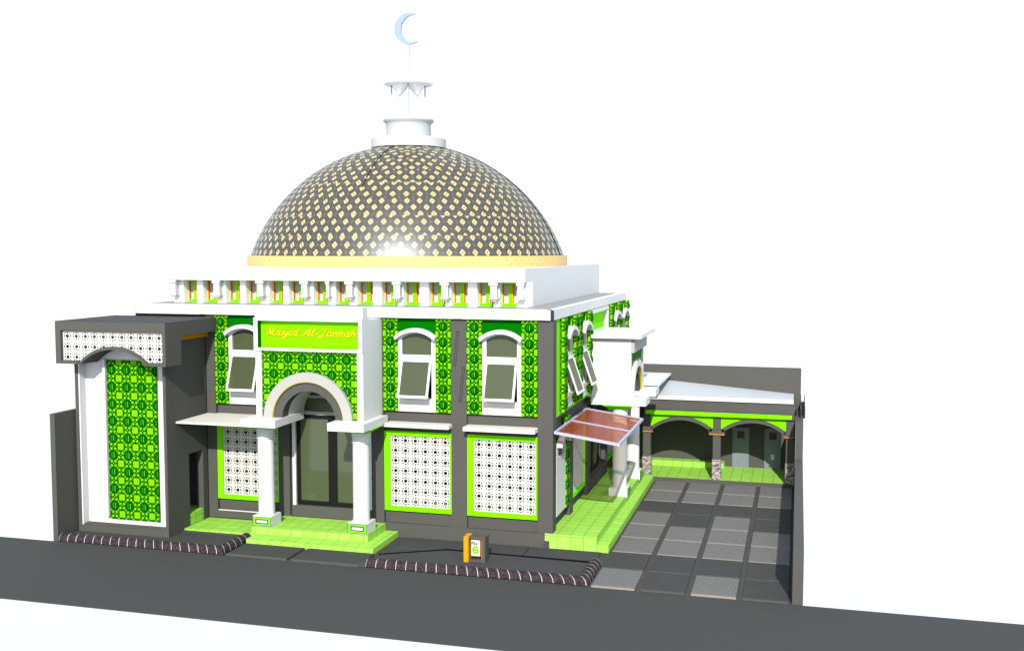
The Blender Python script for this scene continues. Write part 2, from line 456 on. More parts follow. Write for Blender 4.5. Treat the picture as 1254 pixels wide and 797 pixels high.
# ---- grille prototype (local: x 0..1.97, facing -Y)
def lattice(nx, nz, p, x0, z0, y0, y1, cutout=None, pz=None):
    """openwork breeze blocks: a round hole in a ring of small slots"""
    q = 17; ring = {}; pz = pz or p
    for j in range(q):
        for i in range(q):
            a, b = abs(i - 8), abs(j - 8); hi, lo = max(a, b), min(a, b)
            ring[(i, j)] = a * a + b * b < 9.0 or (hi in (5, 6) and lo <= 1) or (hi in (4, 5) and lo in (4, 5))
    us = [x0 + p * i / q for i in range(nx * q + 1)]; zs = [z0 + pz * j / q for j in range(nz * q + 1)]
    def fill(i, j):
        if cutout and cutout((us[i] + us[i + 1]) / 2, (zs[j] + zs[j + 1]) / 2): return False
        return not ring[(i % q, j % q)]
    m = MB(); m.grid(us, zs, fill, y0, y1); return m
gw, gh = 1.97, 2.24
gf = MB().plate(0, gw, 0, gh, [(0.17, gw - 0.045, 0.12, gh - 0.125)], -0.02, 0.19)
grille = gf.build('grille', 'lime', None, origin=(0, 0, 0))
lat = lattice(6, 7, 0.2924, 0.17, 0.121, 0.035, 0.05, None, 0.2848)
lat.build('lattice', 'lattice', grille, origin=(0, 0, 0))
grille.location = (0, 0, 0)
put(grille, mosque, (bays[0][0], 27.0, 0.745))
for a, b in bays[1:]: copy_tree(grille, mosque, (a, 27.0, 0.745))
for a, b in sg: copy_tree(grille, mosque, (XR - 0.04, a - 0.015, 0.745), pi / 2)

# ---- patterned tile strips (local: x 0..0.435)
strip = MB().box(0, 0.435, 0, 0.11, 0, 2.565).build('tile_strip', 'pattern', None, origin=(0, 0, 0), uvoff=(-0.215 + 0.215, 0))
pr_ = [(0.125, 0.0), (0.115, 0.022), (0.085, 0.045), (0.045, 0.058), (0.012, 0.062)]
boss = MB().add([(0.215 + q * cos(2 * pi * j / 20), 0.001 - h, 0.215 + q * sin(2 * pi * j / 20)) for q, h in pr_ for j in range(20)],
    [(i * 20 + j, i * 20 + (j + 1) % 20, (i + 1) * 20 + (j + 1) % 20, (i + 1) * 20 + j) for i in range(4) for j in range(20)] + [tuple(80 + j for j in range(20)), tuple(19 - j for j in range(20))])
boss = boss.build('medallion', 'pattern', strip, origin=(0, 0, 0), smooth=50)
for k in range(1, 6):                                   # one medallion per pattern repeat
    c_ = boss.copy(); col.objects.link(c_); c_.parent = strip; c_.location = (0, 0, 0.43 * k)
put(strip, mosque, (bays[0][0] - 0.02, YF, 3.55))
for a, b in bays:
    for x in (a, b - 0.435):
        if (a, x) != (bays[0][0], bays[0][0]): copy_tree(strip, mosque, (x, YF, 3.55))
for c in swn:
    for dy in (-0.985, 0.545): copy_tree(strip, mosque, (XR + 0.10, c + dy, 3.55), pi / 2)
copy_tree(strip, mosque, (XR + 0.03, 28.54, 0.75), pi / 2)
# deep green panel above each front window
for a, b in bays: MB().box(a + 0.44, b - 0.44, 27.03, 27.066, 5.4, 6.115).build('head_panel', 'green', mosque)
for c in swn: MB(side).box(c - 0.54, c + 0.54, YF + 0.06, YF + 0.116, 5.5, 6.115).build('head_panel', 'green', mosque)
# lime backing of the upper side wall
MB(side).plate(27.40, 31.93, 3.47, 6.118, [(c - 0.54, c + 0.54, 3.5, 6.2) for c in swn[:2]], YF + 0.03, YF + 0.117).build('lime_panel', 'lime', mosque)
MB(side).plate(35.10, 38.95, 3.47, 6.118, [(c - 0.54, c + 0.54, 3.5, 6.2) for c in swn[2:]], YF + 0.03, YF + 0.117).build('lime_panel', 'lime', mosque)

sp_ = MB(side).plate(31.99, 35.07, 5.30, 6.115, [(32.12, 34.94, 5.42, 6.0)], YF - 0.05, YF + 0.117)
sp_ = sp_.build('sign_frame', 'white', mosque)
MB(side).box(32.12, 34.94, YF + 0.085, YF + 0.116, 5.42, 6.0).build('sign_board', 'lime', sp_)

# ---- window prototype (local: centre x=0, z=0 at the panel bottom (3.55), front y=0)
def make_window():
    f = MB()
    f.box(-0.545, -0.43, 0, 0.11, 0, 2.02); f.box(0.43, 0.545, 0, 0.11, 0, 2.02)
    f.box(-0.43, 0.43, 0.0, 0.11, 0, 0.36); f.box(-0.43, 0.43, 0.0, 0.10, 1.41, 1.57)
    A = seg(0, 2.02, 0.545, 0.20); B = seg(0, 2.02, 0.43, 0.145)
    f.band(B, A, 0.0, 0.11)
    w = f.build('window', 'white', None, origin=(0, 0, 0))
    g = [(-0.43, 1.57), (0.43, 1.57)] + seg(0, 2.02, 0.43, 0.145)[::-1]
    MB().prism(g, 0.065, 0.08).build('pane', 'glass', w, origin=(0, 0, 0))
    A = seg(0, 2.08, 0.595, 0.235); B = seg(0, 1.985, 0.565, 0.225)
    MB().band(B, A, -0.19, -0.003).build('hood', 'white', w, origin=(0, 0, 0), smooth=40)
    MB().box(-0.40, 0.36, -0.09, -0.003, 0.36, 0.425).build('sill', 'cream', w, origin=(0, 0, 0))
    # awning sash hinged at the top, bottom pushed outwards
    a = radians(19); L = 1.08
    def rot(p): return (p[0], -0.01 - sin(a) * p[2] + cos(a) * p[1], 1.44 - cos(a) * p[2] - sin(a) * p[1])
    s = MB(rot); s.plate(-0.445, 0.445, 0, L, [(-0.385, 0.385, 0.07, L - 0.07)], -0.03, 0.012)
    s.build('sash', 'white', w, origin=(0, 0, 0))
    MB(rot).box(-0.385, 0.385, -0.012, -0.004, 0.07, L - 0.07).build('sash_pane', 'sashglass', w, origin=(0, 0, 0))
    return w
win = make_window()
put(win, mosque, ((bays[0][0] + bays[0][1]) / 2, YF, 3.55))
for a, b in bays[1:]: copy_tree(win, mosque, ((a + b) / 2, YF, 3.55))
for c in swn: copy_tree(win, mosque, (XR + 0.0, c, 3.55), pi / 2)
# low arched niche window on the side wall, next to the corner
nf = MB(side); nf.plate(27.41, 28.53, 0.75, 2.65, [(27.6, 28.35, 2.35, 2.62)], YF + 0.0, YF + 0.115)
nw = nf.build('niche_window', 'white', mosque)
MB(side).box(27.6, 28.35, YF + 0.07, YF + 0.09, 2.35, 2.62).build('pane', 'glass', nw)
MB(side).band(seg(27.97, 2.66, 0.58, 0.22), seg(27.97, 2.75, 0.60, 0.225), YF - 0.17, YF - 0.003).build('hood', 'white', nw, smooth=40)
MB(side).box(27.41, 28.53, YF + 0.06, YF + 0.115, 2.655, 3.0).build('head_panel', 'green', mosque)

# ---- ledges over the ground floor panels
MB().box(-11.06, -9.06, 26.63, 27.065, 3.15, 3.248).build('ledge', 'cream', mosque)
MB().box(-8.64, -6.65, 26.58, 27.065, 3.145, 3.248).build('ledge', 'cream', mosque)
MB().box(-16.59, -14.20, 25.34, 27.065, 3.20, 3.25).build('ledge', 'cream', mosque)

# ---- cornice and flat roof
co = MB().box(XL - 0.02, -6.30, YF - 0.10, 27.30, 6.137, 6.405)
co.build('cornice', 'white', mosque)
MB().box(-6.298, XR + 0.01, YF - 0.06, 27.02, 6.138, 6.40).build('cornice_end', 'greydark', mosque)
MB().box(-6.45, XR + 0.012, 27.025, YB + 0.02, 6.137, 6.405).build('cornice', 'white', mosque)
MB().box(XL - 0.02, XL + 0.2, 27.31, YB + 0.02, 6.137, 6.405).build('cornice', 'white', mosque)
for x in (-18.92, -16.62, -8.87, -6.55):
    MB().box(x - 0.10, x + 0.13, YF - 0.104, YF - 0.05, 6.139, 6.404).build('beam_end', 'speck', mosque)
MB().box(XL + 0.21, -6.455, 27.305, YB, 6.20, 6.385).build('flat_roof', 'flatroof', mosque)

# ---- clerestory with its row of little windows
CY = 28.36; CXL, CXR = -18.52, -7.30; CZ0, CZ1, CZ2 = 6.386, 7.09, 7.47
MB().box(CXL, CXR, 28.06, 39.3, CZ1, CZ2).build('roof_slab', 'white', mosque)
cl = MB().plate(CXL, CXR - 0.0, CZ0, CZ1, [], 28.95, 39.3).build('clerestory', 'white', mosque)
px = [-18.38, -17.62, -16.88, -16.16, -15.43, -14.72, -13.98, -13.24, -12.57, -11.81, -11.10, -10.36, -9.65, -8.92, -8.21, -7.47]
bx = [(-18.18, -17.72), (-17.52, -17.02), (-16.74, -16.26), (-16.07, -15.57), (-15.29, -14.82), (-14.64, -14.13), (-13.84, -13.36), (-13.13, -12.68), (-12.45, -11.94), (-11.68, -11.18), (-11.01, -10.5), (-10.23, -9.73), (-9.56, -9.05), (-8.78, -8.29), (-8.12, -7.61)]
edges = [CXL] + [v for b in bx for v in b] + [CXR]
for k in range(16):
    a, b = edges[2 * k], edges[2 * k + 1]
    MB().box(a, b, CY, 28.948, CZ0, CZ1).build('clerestory_pier', 'shade_lifted', cl)
    if k % 2 == 0 or k in (7,):
        x = a + (b - a) * (0.36 if k < 15 else 0.5); w = 0.13 if k != 7 else 0.06
        if k == 0: x = a + 0.10
        m = MB(); m.box(x - w, x + w, 28.09, CY - 0.002, 7.0, CZ1 - 0.002)
        m.box(x - w * 0.72, x + w * 0.72, 28.13, 28.28, 6.66, 6.998)
        m.box(x - w * 0.95, x + w * 0.95, 28.10, 28.31, 6.615, 6.658); m.box(x - w * 0.6, x + w * 0.6, 28.15, 28.26, 6.57, 6.613)
        m.build('corbel', 'white', cl)
    elif k == 15:
        x = a + 0.16; w = 0.11
        m = MB(); m.box(x - w, x + w, 28.09, CY - 0.002, 7.0, CZ1 - 0.002); m.box(x - w * 0.72, x + w * 0.72, 28.13, 28.28, 6.66, 6.998)
        m.box(x - w * 0.95, x + w * 0.95, 28.10, 28.31, 6.615, 6.658); m.build('corbel', 'white', cl)
for a, b in bx:
    w = b - a; h = []
    for f0, f1 in ((0.04, 0.38), (0.60, 0.96)): h.append((a + w * f0, a + w * f1, CZ0 + 0.085, CZ1 - 0.06))
    MB().plate(a + 0.002, b - 0.002, CZ0, CZ1, h, 28.62, 28.945).build('lime_panel', 'lime', cl)
    for (u0, u1, z0, z1) in h:
        MB().box(u0 + 0.001, u0 + 0.016, 28.619, 28.703, z0 + 0.001, z1 - 0.001).box(u1 - 0.006, u1 - 0.001, 28.63, 28.703, z0 + 0.001, z1 - 0.001).build('window_frame', 'orange_frame', cl)
        MB().box(u0 + 0.002, u1 - 0.002, 28.704, 28.72, z0 + 0.002, z1 - 0.002).build('pane', 'lav', cl)

# ---- drum, dome, lantern, crescent
DX, DY, K = -12.84, 33.7, 1.021
def Z(z): return K * z - 0.168
MB().lathe([(5.38, 7.473), (5.38, 7.806), (5.33, 7.808)], DX, DY, 128).build('drum', 'drum', mosque, smooth=35)
R = 5.585; zc = 11.523 - R; el0 = math.asin((7.796 - zc) / R)
dm = MB(); NT = 192; nb = 10; per = 4
els = [el0 + (radians(89.2) - el0) * i / (nb * per) for i in range(nb * per + 1)]
P = [(DX + R * cos(e) * cos(2 * pi * k / NT), DY + R * cos(e) * sin(2 * pi * k / NT), zc + R * sin(e)) for e in els for k in range(NT)]
F, U = [], []
bh = R * (els[per] - els[0])
for i in range(nb * per):
    bnd = i // per; mid = (els[bnd * per] + els[bnd * per + per]) / 2
    n = max(8, round(2 * pi * R * cos(mid) / 0.403))
    n = max(12, 4 * round(n / 4))
    for k in range(NT):
        F.append((i * NT + k, i * NT + (k + 1) % NT, (i + 1) * NT + (k + 1) % NT, (i + 1) * NT + k))
        u0, u1 = (k / NT - 0.75) * n + 0.5, ((k + 1) / NT - 0.75) * n + 0.5
        v0 = (i % per) / per * bh / 0.49 + 0.25 + bnd * 0.31; v1 = v0 + bh / per / 0.49
        # the lattice has period 1 along u+v and u-v
        U.append([(u0, v0), (u1, v0), (u1, v1), (u0, v1)])
F.append(tuple(nb * per * NT + k for k in range(NT))); U.append(None)
dm.add(P, F, U)
dome = dm.build('dome', 'dome', mosque, smooth=60)
for ang in (-90, 0, 90, 180):
    a = radians(ang); pts = []
    for i in range(26):
        e = radians(88) + ((radians(45) if ang != 0 else el0) - radians(88)) * i / 25
        pts.append((DX + (R + 0.012) * cos(e) * cos(a), DY + (R + 0.012) * cos(e) * sin(a), zc + (R + 0.012) * sin(e)))
    MB().tube(pts, 0.015, 6).build('seam_rib', 'black', dome, smooth=60)
ln = MB().lathe([(1.266, 11.410), (1.266, 11.696), (1.235, 11.727), (0.776, 11.732)], DX, DY, 64).build('lantern', 'lantern', mosque, smooth=35)
MB().lathe([(0.756, 11.733), (0.756, 12.186), (0.796, 12.247), (0.837, 12.278), (0.863, 12.329), (0.847, 12.390), (0.715, 12.421), (0.102, 12.431)], DX, DY, 64).build('lantern_drum', 'lantern', ln, smooth=35)
for k in range(4):
    a = radians(20 + 90 * k)
    MB().lathe([(0.029, 12.431), (0.029, 13.534)], DX + 0.56 * cos(a), DY + 0.56 * sin(a), 12).build('post', 'lantern_post', ln, smooth=40)
    m = MB(); a0 = radians(65 + 90 * k)
    c, s_ = cos(a0), sin(a0)
    def br(p, c=c, s_=s_): return (DX + p[0] * c - p[1] * s_, DY + p[0] * s_ + p[1] * c, p[2])
    b = MB(br); b.add([(0.30, -0.30, 13.514), (0.50, -0.30, 13.514), (0.50, 0.30, 13.514), (0.30, 0.30, 13.514), (0.40, 0.0, 13.166), (0.46, 0.0, 13.166)], [(0, 1, 2, 3), (0, 4, 5, 1), (2, 5, 4, 3), (0, 3, 4), (1, 5, 2)])
    b.build('bracket', 'shade_lifted', ln)
MB().lathe([(0.796, 13.513), (0.847, 13.554), (0.847, 13.615), (0.408, 13.779), (0.092, 13.901), (0.061, 13.922)], DX, DY, 64).build('lantern_cap', 'shade_lifted', ln, smooth=35)
MB().lathe([(0.077, 13.901), (0.066, 14.856)], DX, DY, 16).build('pole', 'lantern_post', ln, smooth=40)
cr = 0.526; A = []; B = []
for i in range(49):
    t = radians(52 + (308 - 52) * i / 48)
    A.append((DX + 0.05 + cr * cos(t), 15.387 + cr * sin(t)))
ox = 0.158
x0_, z0_ = cr * cos(radians(52)), cr * sin(radians(52))
a0 = math.degrees(atan2(z0_, x0_ - ox)); ri = sqrt((x0_ - ox) ** 2 + z0_ ** 2)
B = [(DX + 0.05 + ox + ri * cos(radians(a0 + (360 - 2 * a0) * i / 48)), 15.387 + ri * sin(radians(a0 + (360 - 2 * a0) * i / 48))) for i in range(49)]
MB().band(A[1:-1], B[1:-1], DY - 0.05, DY + 0.05).build('crescent', 'moon', mosque)

# ---- portals (front porch and side porch share one shape)
def make_portal(T, c, sign, f=1.0):
    yf = 25.65                                        # façade coordinates: u, y, z
    L, Rr = c - 1.57 * f, c + 1.59 * f
    p = MB(T)
    top = 6.47 if sign else 5.22
    # front slab: pilasters, lintel frame
    zt = 5.27 if sign else top
    p.box(L, L + 0.17, yf, 26.0, 3.44, zt); p.box(Rr - 0.17, Rr, yf, 26.0, 3.44, zt)
    if sign: p.box(L, L + 0.098, yf, 26.0, 5.272, top); p.box(Rr - 0.098, Rr, yf, 26.0, 5.272, top)
    if sign:
        p.box(L + 0.099, Rr - 0.099, yf + 0.0, 26.0, 6.10, top); p.box(L + 0.172, Rr - 0.172, yf + 0.22, 26.0, 4.85, 6.10)
        p.plate(L - 0.02, Rr + 0.0, 5.27, 6.16, [(L + 0.10, Rr - 0.10, 5.345, 6.085)], yf - 0.05, yf - 0.001)
        p.box(L, Rr, 26.001, 27.06, 5.99, 6.12)
    else:
        p.box(L + 0.17, Rr - 0.17, yf + 0.22, 26.0, 4.75, top)
        p.box(L, Rr, 26.001, 27.06, 5.05, top)
    ztop = 5.99 if sign else 5.05
    p.box(L, L + 0.15, 26.001, 27.06, 3.44, ztop); p.box(Rr - 0.15, Rr, 26.001, 27.06, 3.44, ztop)
    po = p.build('portal', 'white', mosque)
    zs = 3.40; cc = c - 0.02
    # tile field cut by the arch
    tz = 5.268 if sign else 5.0
    A = arc(cc, zs, 1.20 * f, 180, 0, 40)
    poly = [(L + 0.17, zs + 0.04), (L + 0.17, tz), (Rr - 0.17, tz), (Rr - 0.17, zs + 0.04), (cc + 1.20 * f, zs + 0.04)] + [q for q in A[::-1] if q[1] > zs + 0.05] + [(cc - 1.20 * f, zs + 0.04)]
    MB(T).prism(poly, yf + 0.06, yf + 0.21).build('tile_panel', 'pattern', po, uvoff=(0.215 if sign else 0.1, 0.12))
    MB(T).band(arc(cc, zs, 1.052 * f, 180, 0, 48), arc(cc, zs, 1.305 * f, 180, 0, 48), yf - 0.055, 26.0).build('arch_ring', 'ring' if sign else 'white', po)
    MB(T).band(arc(cc, zs, 1.036 * f, 180, 0, 48), arc(cc, zs, 1.05 * f, 180, 0, 48), yf - 0.045, 25.70).build('arch_trim', 'gilt', po)
    MB(T).band(arc(cc, zs, 0.79 * f, 180, 0, 48), arc(cc, zs, 1.033 * f, 180, 0, 48), yf + 0.02, 26.02).build('arch_lining', 'grey', po)
    if sign:
        MB(T).box(L + 0.09, Rr - 0.09, yf + 0.14, yf + 0.215, 5.34, 6.095).build('sign_board', 'lime', po)
        MB(T).box(L + 0.1005, L + 0.106, yf - 0.045, yf + 0.138, 5.346, 6.084).build('sign_reveal', 'green', po)
    else:
        MB(T).box(L + 0.0, Rr, yf - 0.10, yf - 0.002, 4.84, 5.215).build('fascia', 'ring', po)
        MB(T).box(L - 0.10, Rr + 0.12, yf - 0.22, 27.0, 5.24, 5.29).build('canopy_slab', 'cream', po)
        MB(T).box(L - 0.22, Rr + 0.22, yf - 0.34, 27.0, 5.292, 5.40).build('canopy_slab', 'white', po)
    for (a, b) in ((c - 1.57 * f - 0.21, c - 1.57 * f + 0.82 * f), (c + 1.59 * f - 0.82 * f, c + 1.59 * f + 0.21)):
        MB(T).box(a, b, 25.15, 26.85, 3.235, 3.44).build('capital_block', 'white', po)
    for uc in (c - 1.48 * f, c + 1.38 * f):
        t = MB(T); h0, h1 = 0.26, 0.46
        P = [(uc + sx * h, 25.99 + sy * h, z) for h, z in ((h0, 3.10), (h1, 3.232)) for sx, sy in ((-1, -1), (1, -1), (1, 1), (-1, 1))]
        t.add(P, [(3, 2, 1, 0), (4, 5, 6, 7)] + [(i, (i + 1) % 4, 4 + (i + 1) % 4, 4 + i) for i in range(4)])
        t.build('capital_tray', 'lime', po)
    return po
portal = make_portal(None, FC, True)
SP = 33.24
sideportal = make_portal(side, SP, False, 0.86)
# porch ceilings close the space behind the arches
MB().box(FC - 1.4, FC + 1.4, 26.01, 27.06, 5.6, 5.7).build('porch_ceiling', 'white', portal)

def make_column(T, uc):
    x, y, _ = T((uc, 25.99, 0)) if T else (uc, 25.99, 0)
    c = MB().lathe([(0.225, 0.66), (0.225, 0.70), (0.222, 2.78), (0.245, 2.80), (0.25, 2.85), (0.235, 2.88), (0.245, 3.02), (0.27, 3.098)], x, y, 40).build('column', 'white', mosque, smooth=35)
    MB(T).box(uc - 0.285, uc + 0.285, 25.70, 26.28, 0.372, 0.66).build('pedestal', 'white', c)
    f = MB(T); f.plate(uc - 0.282, uc + 0.282, 0.385, 0.645, [(uc - 0.262, uc + 0.262, 0.403, 0.627)], 25.688, 25.699); f.plate(uc - 0.20, uc + 0.20, 0.445, 0.585, [(uc - 0.165, uc + 0.165, 0.475, 0.555)], 25.685, 25.698)
    f.build('plaque_frame', 'grey', c)
    MB(T).plate(uc - 0.26, uc + 0.26, 0.405, 0.625, [(uc - 0.202, uc + 0.202, 0.443, 0.587)], 25.690, 25.699).build('plaque', 'lime', c)
    return c
make_column(None, FC - 1.49); make_column(None, FC + 1.36)
for uc in (SP - 1.27, SP + 1.36): make_column(side, uc)

# ---- lettering
G = {
 'M': (0.66, [[(-.10, .82), (0, .98), (.13, 1.0), (.08, .4), (.0, .02)], [(.13, 1.0), (.22, .5), (.26, .1), (.34, .5), (.46, 1.0)], [(.46, 1.0), (.43, .4), (.45, .04), (.52, .02), (.62, .16)]]),
 'a': (0.50, [[(.36, .50), (.20, .58), (.05, .34), (.10, .04), (.24, .06), (.36, .50)], [(.38, .58), (.35, .15), (.40, .02), (.52, .16)]]),
 's': (0.38, [[(-.02, .10), (.12, .35), (.20, .62), (.28, .28), (.20, .02), (.04, .06)], [(.20, .02), (.38, .16)]]),
 'j': (0.26, [[(.0, .14), (.14, .58), (.10, -.1), (-.04, -.36), (-.12, -.24), (.10, .0), (.28, .18)], [(.16, .82), (.22, .86)]]),
 'i': (0.26, [[(.0, .14), (.12, .58), (.09, .12), (.14, .02), (.27, .16)], [(.16, .82), (.22, .86)]]),
 'd': (0.52, [[(.36, .50), (.20, .58), (.05, .34), (.10, .04), (.24, .06), (.38, .50)], [(.46, 1.05), (.36, .15), (.41, .02), (.53, .16)]]),
 'A': (0.72, [[(-.02, .10), (.08, .02), (.24, .45), (.50, 1.0)], [(.50, 1.0), (.50, .3), (.54, .02), (.68, .16)], [(.10, .42), (.30, .36), (.58, .44)]]),
 'l': (0.27, [[(.0, .14), (.20, .75), (.20, 1.04), (.12, .85), (.09, .15), (.14, .02), (.28, .16)]]),
 '-': (0.36, [[(.04, .36), (.28, .40)]]),
 'J': (0.60, [[(.08, .78), (.20, .98), (.62, 1.02)], [(.46, 1.0), (.36, .2), (.20, -.22), (.02, -.14), (.10, .04), (.36, .14)]]),
 'n': (0.46, [[(.0, .30), (.08, .58), (.05, .02)], [(.06, .26), (.20, .57), (.29, .46), (.27, .14), (.33, .02), (.46, .16)]]),
 'h': (0.48, [[(.0, .14), (.20, .80), (.19, 1.04), (.11, .8), (.05, .02)], [(.06, .26), (.20, .57), (.29, .46), (.27, .14), (.33, .02), (.48, .16)]]),
 ' ': (0.34, []),
}
def crom(p, n=7):
    if len(p) < 3: return [tuple(p[0][k] + (p[-1][k] - p[0][k]) * t / 3 for k in (0, 1)) for t in range(4)]
    q = [p[0]] + list(p) + [p[-1]]; o = []
    for i in range(1, len(q) - 2):
        for t in range(n):
            s = t / n; a, b, c, d = q[i - 1:i + 3]
            o.append(tuple(0.5 * (2 * b[k] + (c[k] - a[k]) * s + (2 * a[k] - 5 * b[k] + 4 * c[k] - d[k]) * s * s + (3 * b[k] - a[k] - 3 * c[k] + d[k]) * s ** 3) for k in (0, 1)))
    o.append(tuple(p[-1])); return o
def write(txt, x0, x1, z0, cap, y, mat, parent, r, slant=0.30, name='lettering'):
    tot = sum(G[c][0] for c in txt); k = (x1 - x0) / tot; x = 0; m = MB(); q = 0
    for ch in txt:
        adv, st = G[ch]
        for s in st:
            pts = [(x0 + (x + a) * k + b * cap * slant, y + 0.0015 * (q % 4), z0 + b * cap) for a, b in crom(s)]
            m.tube(pts, r, 6, taper=lambda t, f: 0.72 + 0.55 * abs(t[2])); q += 1
        x += adv
    return m.build(name, mat, parent, smooth=60)
write('Masjid Al-Jannah', -13.98, -11.36, 5.665, 0.205, 25.65 + 0.13, 'gilt', portal, 0.0265)

# ---- entrance doors (front and side)
def make_door(T, a, b, z0, z1, yd):
    f = MB(T); mid = (a + b) / 2; t = 0.11
    f.plate(a, b, z0, z1, [(a + t, mid - 0.13, z0 + t, z1 - t), (mid + 0.13, b - t, z0 + t, z1 - t)], yd, yd + 0.09)
    d = f.build('door', 'black', mosque)
    MB(T).box(a + t - 0.01, mid - 0.12, yd + 0.04, yd + 0.055, z0 + t - 0.01, z1 - t + 0.01).build('pane', 'doorglass', d)
    MB(T).box(mid + 0.12, b - t + 0.01, yd + 0.04, yd + 0.055, z0 + t - 0.01, z1 - t + 0.01).build('pane', 'doorglass', d)
    return d
make_door(None, -13.80, -11.56, 0.72, 3.32, 27.06)
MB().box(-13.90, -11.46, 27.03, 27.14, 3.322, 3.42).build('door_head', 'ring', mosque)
for a in (-13.90, -11.56 + 0.002): MB().box(a, a + 0.098, 26.99, 27.16, 0.70, 3.32).build('door_jamb', 'white', mosque)
fl = MB()
A = arc(FC, 3.42, 1.02, 180, 0, 32); B = arc(FC, 3.42, 0.90, 180, 0, 32)
fl.band(B, A, 27.03, 27.14); fl.box(FC - 0.9, FC + 0.9, 27.06, 27.13, 3.80, 3.87)
MB().band(arc(FC - 0.02, 3.40, 0.80, 180, 0, 40), arc(FC - 0.02, 3.40, 0.92, 180, 0, 40), 26.022, 27.01).build('arch_soffit', 'white', portal, smooth=40)
sr = [(-13.90, 3.421), (-13.90, 4.75), (-11.46, 4.75), (-11.46, 3.421)] + arc(FC, 3.42, 1.03, 0, 180, 32)
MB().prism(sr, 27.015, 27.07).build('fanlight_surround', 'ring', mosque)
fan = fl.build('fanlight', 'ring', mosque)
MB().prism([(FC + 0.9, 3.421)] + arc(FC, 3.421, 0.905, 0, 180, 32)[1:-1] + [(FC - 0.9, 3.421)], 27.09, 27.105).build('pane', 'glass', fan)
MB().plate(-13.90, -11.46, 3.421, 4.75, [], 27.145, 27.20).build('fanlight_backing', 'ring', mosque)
make_door(side, 32.25, 34.45, 0.80, 3.05, YF + 0.14)
MB(side).box(32.0, 34.66, YF - 0.02, YF + 0.117, 0.40, 0.78).build('door_sill', 'grey', mosque)

# ---- steps
st = MB().box(-14.37, -10.66, 25.15, 26.955, 0.0, 0.165); st.box(-16.595, -14.371, 25.66, 26.955, 0.0, 0.163)
st.build('porch_step', 'floor', mosque)
MB().box(-14.50, -11.04, 25.685, 26.957, 0.168, 0.37).build('porch_step', 'floor', mosque)
st = MB().box(-6.46, -4.725, 26.945, 36.0, 0.0, 0.205); st.build('porch_step', 'floor', mosque)
MB().box(-6.455, -5.03, 26.95, 35.9, 0.207, 0.41).build('porch_step', 'floor', mosque)
MB().box(-6.475, -6.33, 26.925, 26.947, 0.0, 0.21).build('step_patch', 'ground', mosque)

# ------------------------------------------------------------------ red awning over the side door
aw = thing('awning', (-5.3, 29.0, 3.05), 'red brown translucent awning with a pale lilac frame on the side wall', 'awning')
def slope(p):                                    # p = (along y, across 0..1, thickness)
    return (-6.19 + 1.76 * p[1], p[0], 3.165 - 0.25 * p[1] + p[2])
y0, y1 = 26.86, 31.2
fr = MB(slope)
fr.box(y0, y1, 0.0, 0.035, -0.035, 0.035); fr.box(y0, y1, 0.965, 1.0, -0.035, 0.035)
for yy in (y0, (y0 + y1) / 2 - 0.2, y1 - 0.09): fr.box(yy, yy + 0.09, 0.036, 0.964, -0.034, 0.034)
fr.build('awning_frame', 'frame_lav', aw)
ym = (y0 + y1) / 2 - 0.2
for a, b in ((y0 + 0.09, ym), (ym + 0.09, y1 - 0.09)):
    MB(slope).box(a, b, 0.036, 0.964, 0.0, 0.012).build('roof_sheet', 'redglass', aw)

# ------------------------------------------------------------------ tower at the left
tw = thing('tower', (-18.05, 26.0, 0), 'dark grey block tower with pierced white frieze and tall green tiled panel', 'tower')
tx0, tx1, ty = -19.50, -16.61, 24.92
# body: front wall with tall recess, side walls; a door niche on the right side near the mosque
MB().plate(tx0, tx1, 0.0, 5.6, [(-19.40, -16.70, 0.27, 5.3)], ty, 25.25).build('front_wall', 'grey', tw)
MB().box(tx0, -16.83, 25.252, 25.70, 0.0, 6.0).build('core_wall', 'grey', tw)
MB().box(tx0, tx0 + 0.2, 25.252, 26.94, 0.0, 6.0).build('side_wall', 'grey', tw)
MB(lambda p: (tx1 - 0.21 + p[1], p[0], p[2])).plate(25.252, 26.95, 0.0, 6.0, [(25.98, 26.7, -1, 2.22)], 0.0, 0.21).build('side_wall', 'grey', tw)
MB().box(-18.6, tx1 - 0.22, 25.71, 26.94, 0.0, 0.50).build('niche_floor', 'floor', tw)
MB().box(-16.83, tx1 - 0.01, 25.99, 26.69, 0.0, 0.50).build('niche_step', 'floor', tw)
# white lining of the recess and tiled panel
ln2 = MB().plate(-19.398, -16.702, 0.272, 5.298, [], 25.20, 25.248)
ln2.box(-19.398, -19.36, 24.94, 25.198, 0.272, 5.298)
lo = ln2.build('recess_lining', 'white', tw)
MB().plate(-18.72, -18.64, 0.50, 4.95, [], 25.08, 25.198).build('lining_step', 'white', lo)
MB().box(-18.63, -17.04, 25.15, 25.198, 0.44, 4.93).build('tile_panel', 'pattern_large', tw, uvoff=(0.0, 0.1))
MB().box(-19.36, -16.70, 24.96, 25.198, 0.272, 0.30).build('recess_sill', 'grey', tw)
# head box with frieze
bx0, bx1, by = -19.68, -16.24, 24.40
hb = MB()
ac = -17.87; hw = 1.02
zb = 4.88
aps = seg(ac, zb, hw, 0.42, 28); apo = seg(ac, zb + 0.0, hw + 0.09, 0.50, 28)
def above(u, z):
    for (a, za), (b, zb_) in zip(apo, apo[1:]):
        if a <= u <= b: return za + (zb_ - za) * (u - a) / (b - a)
    return 0
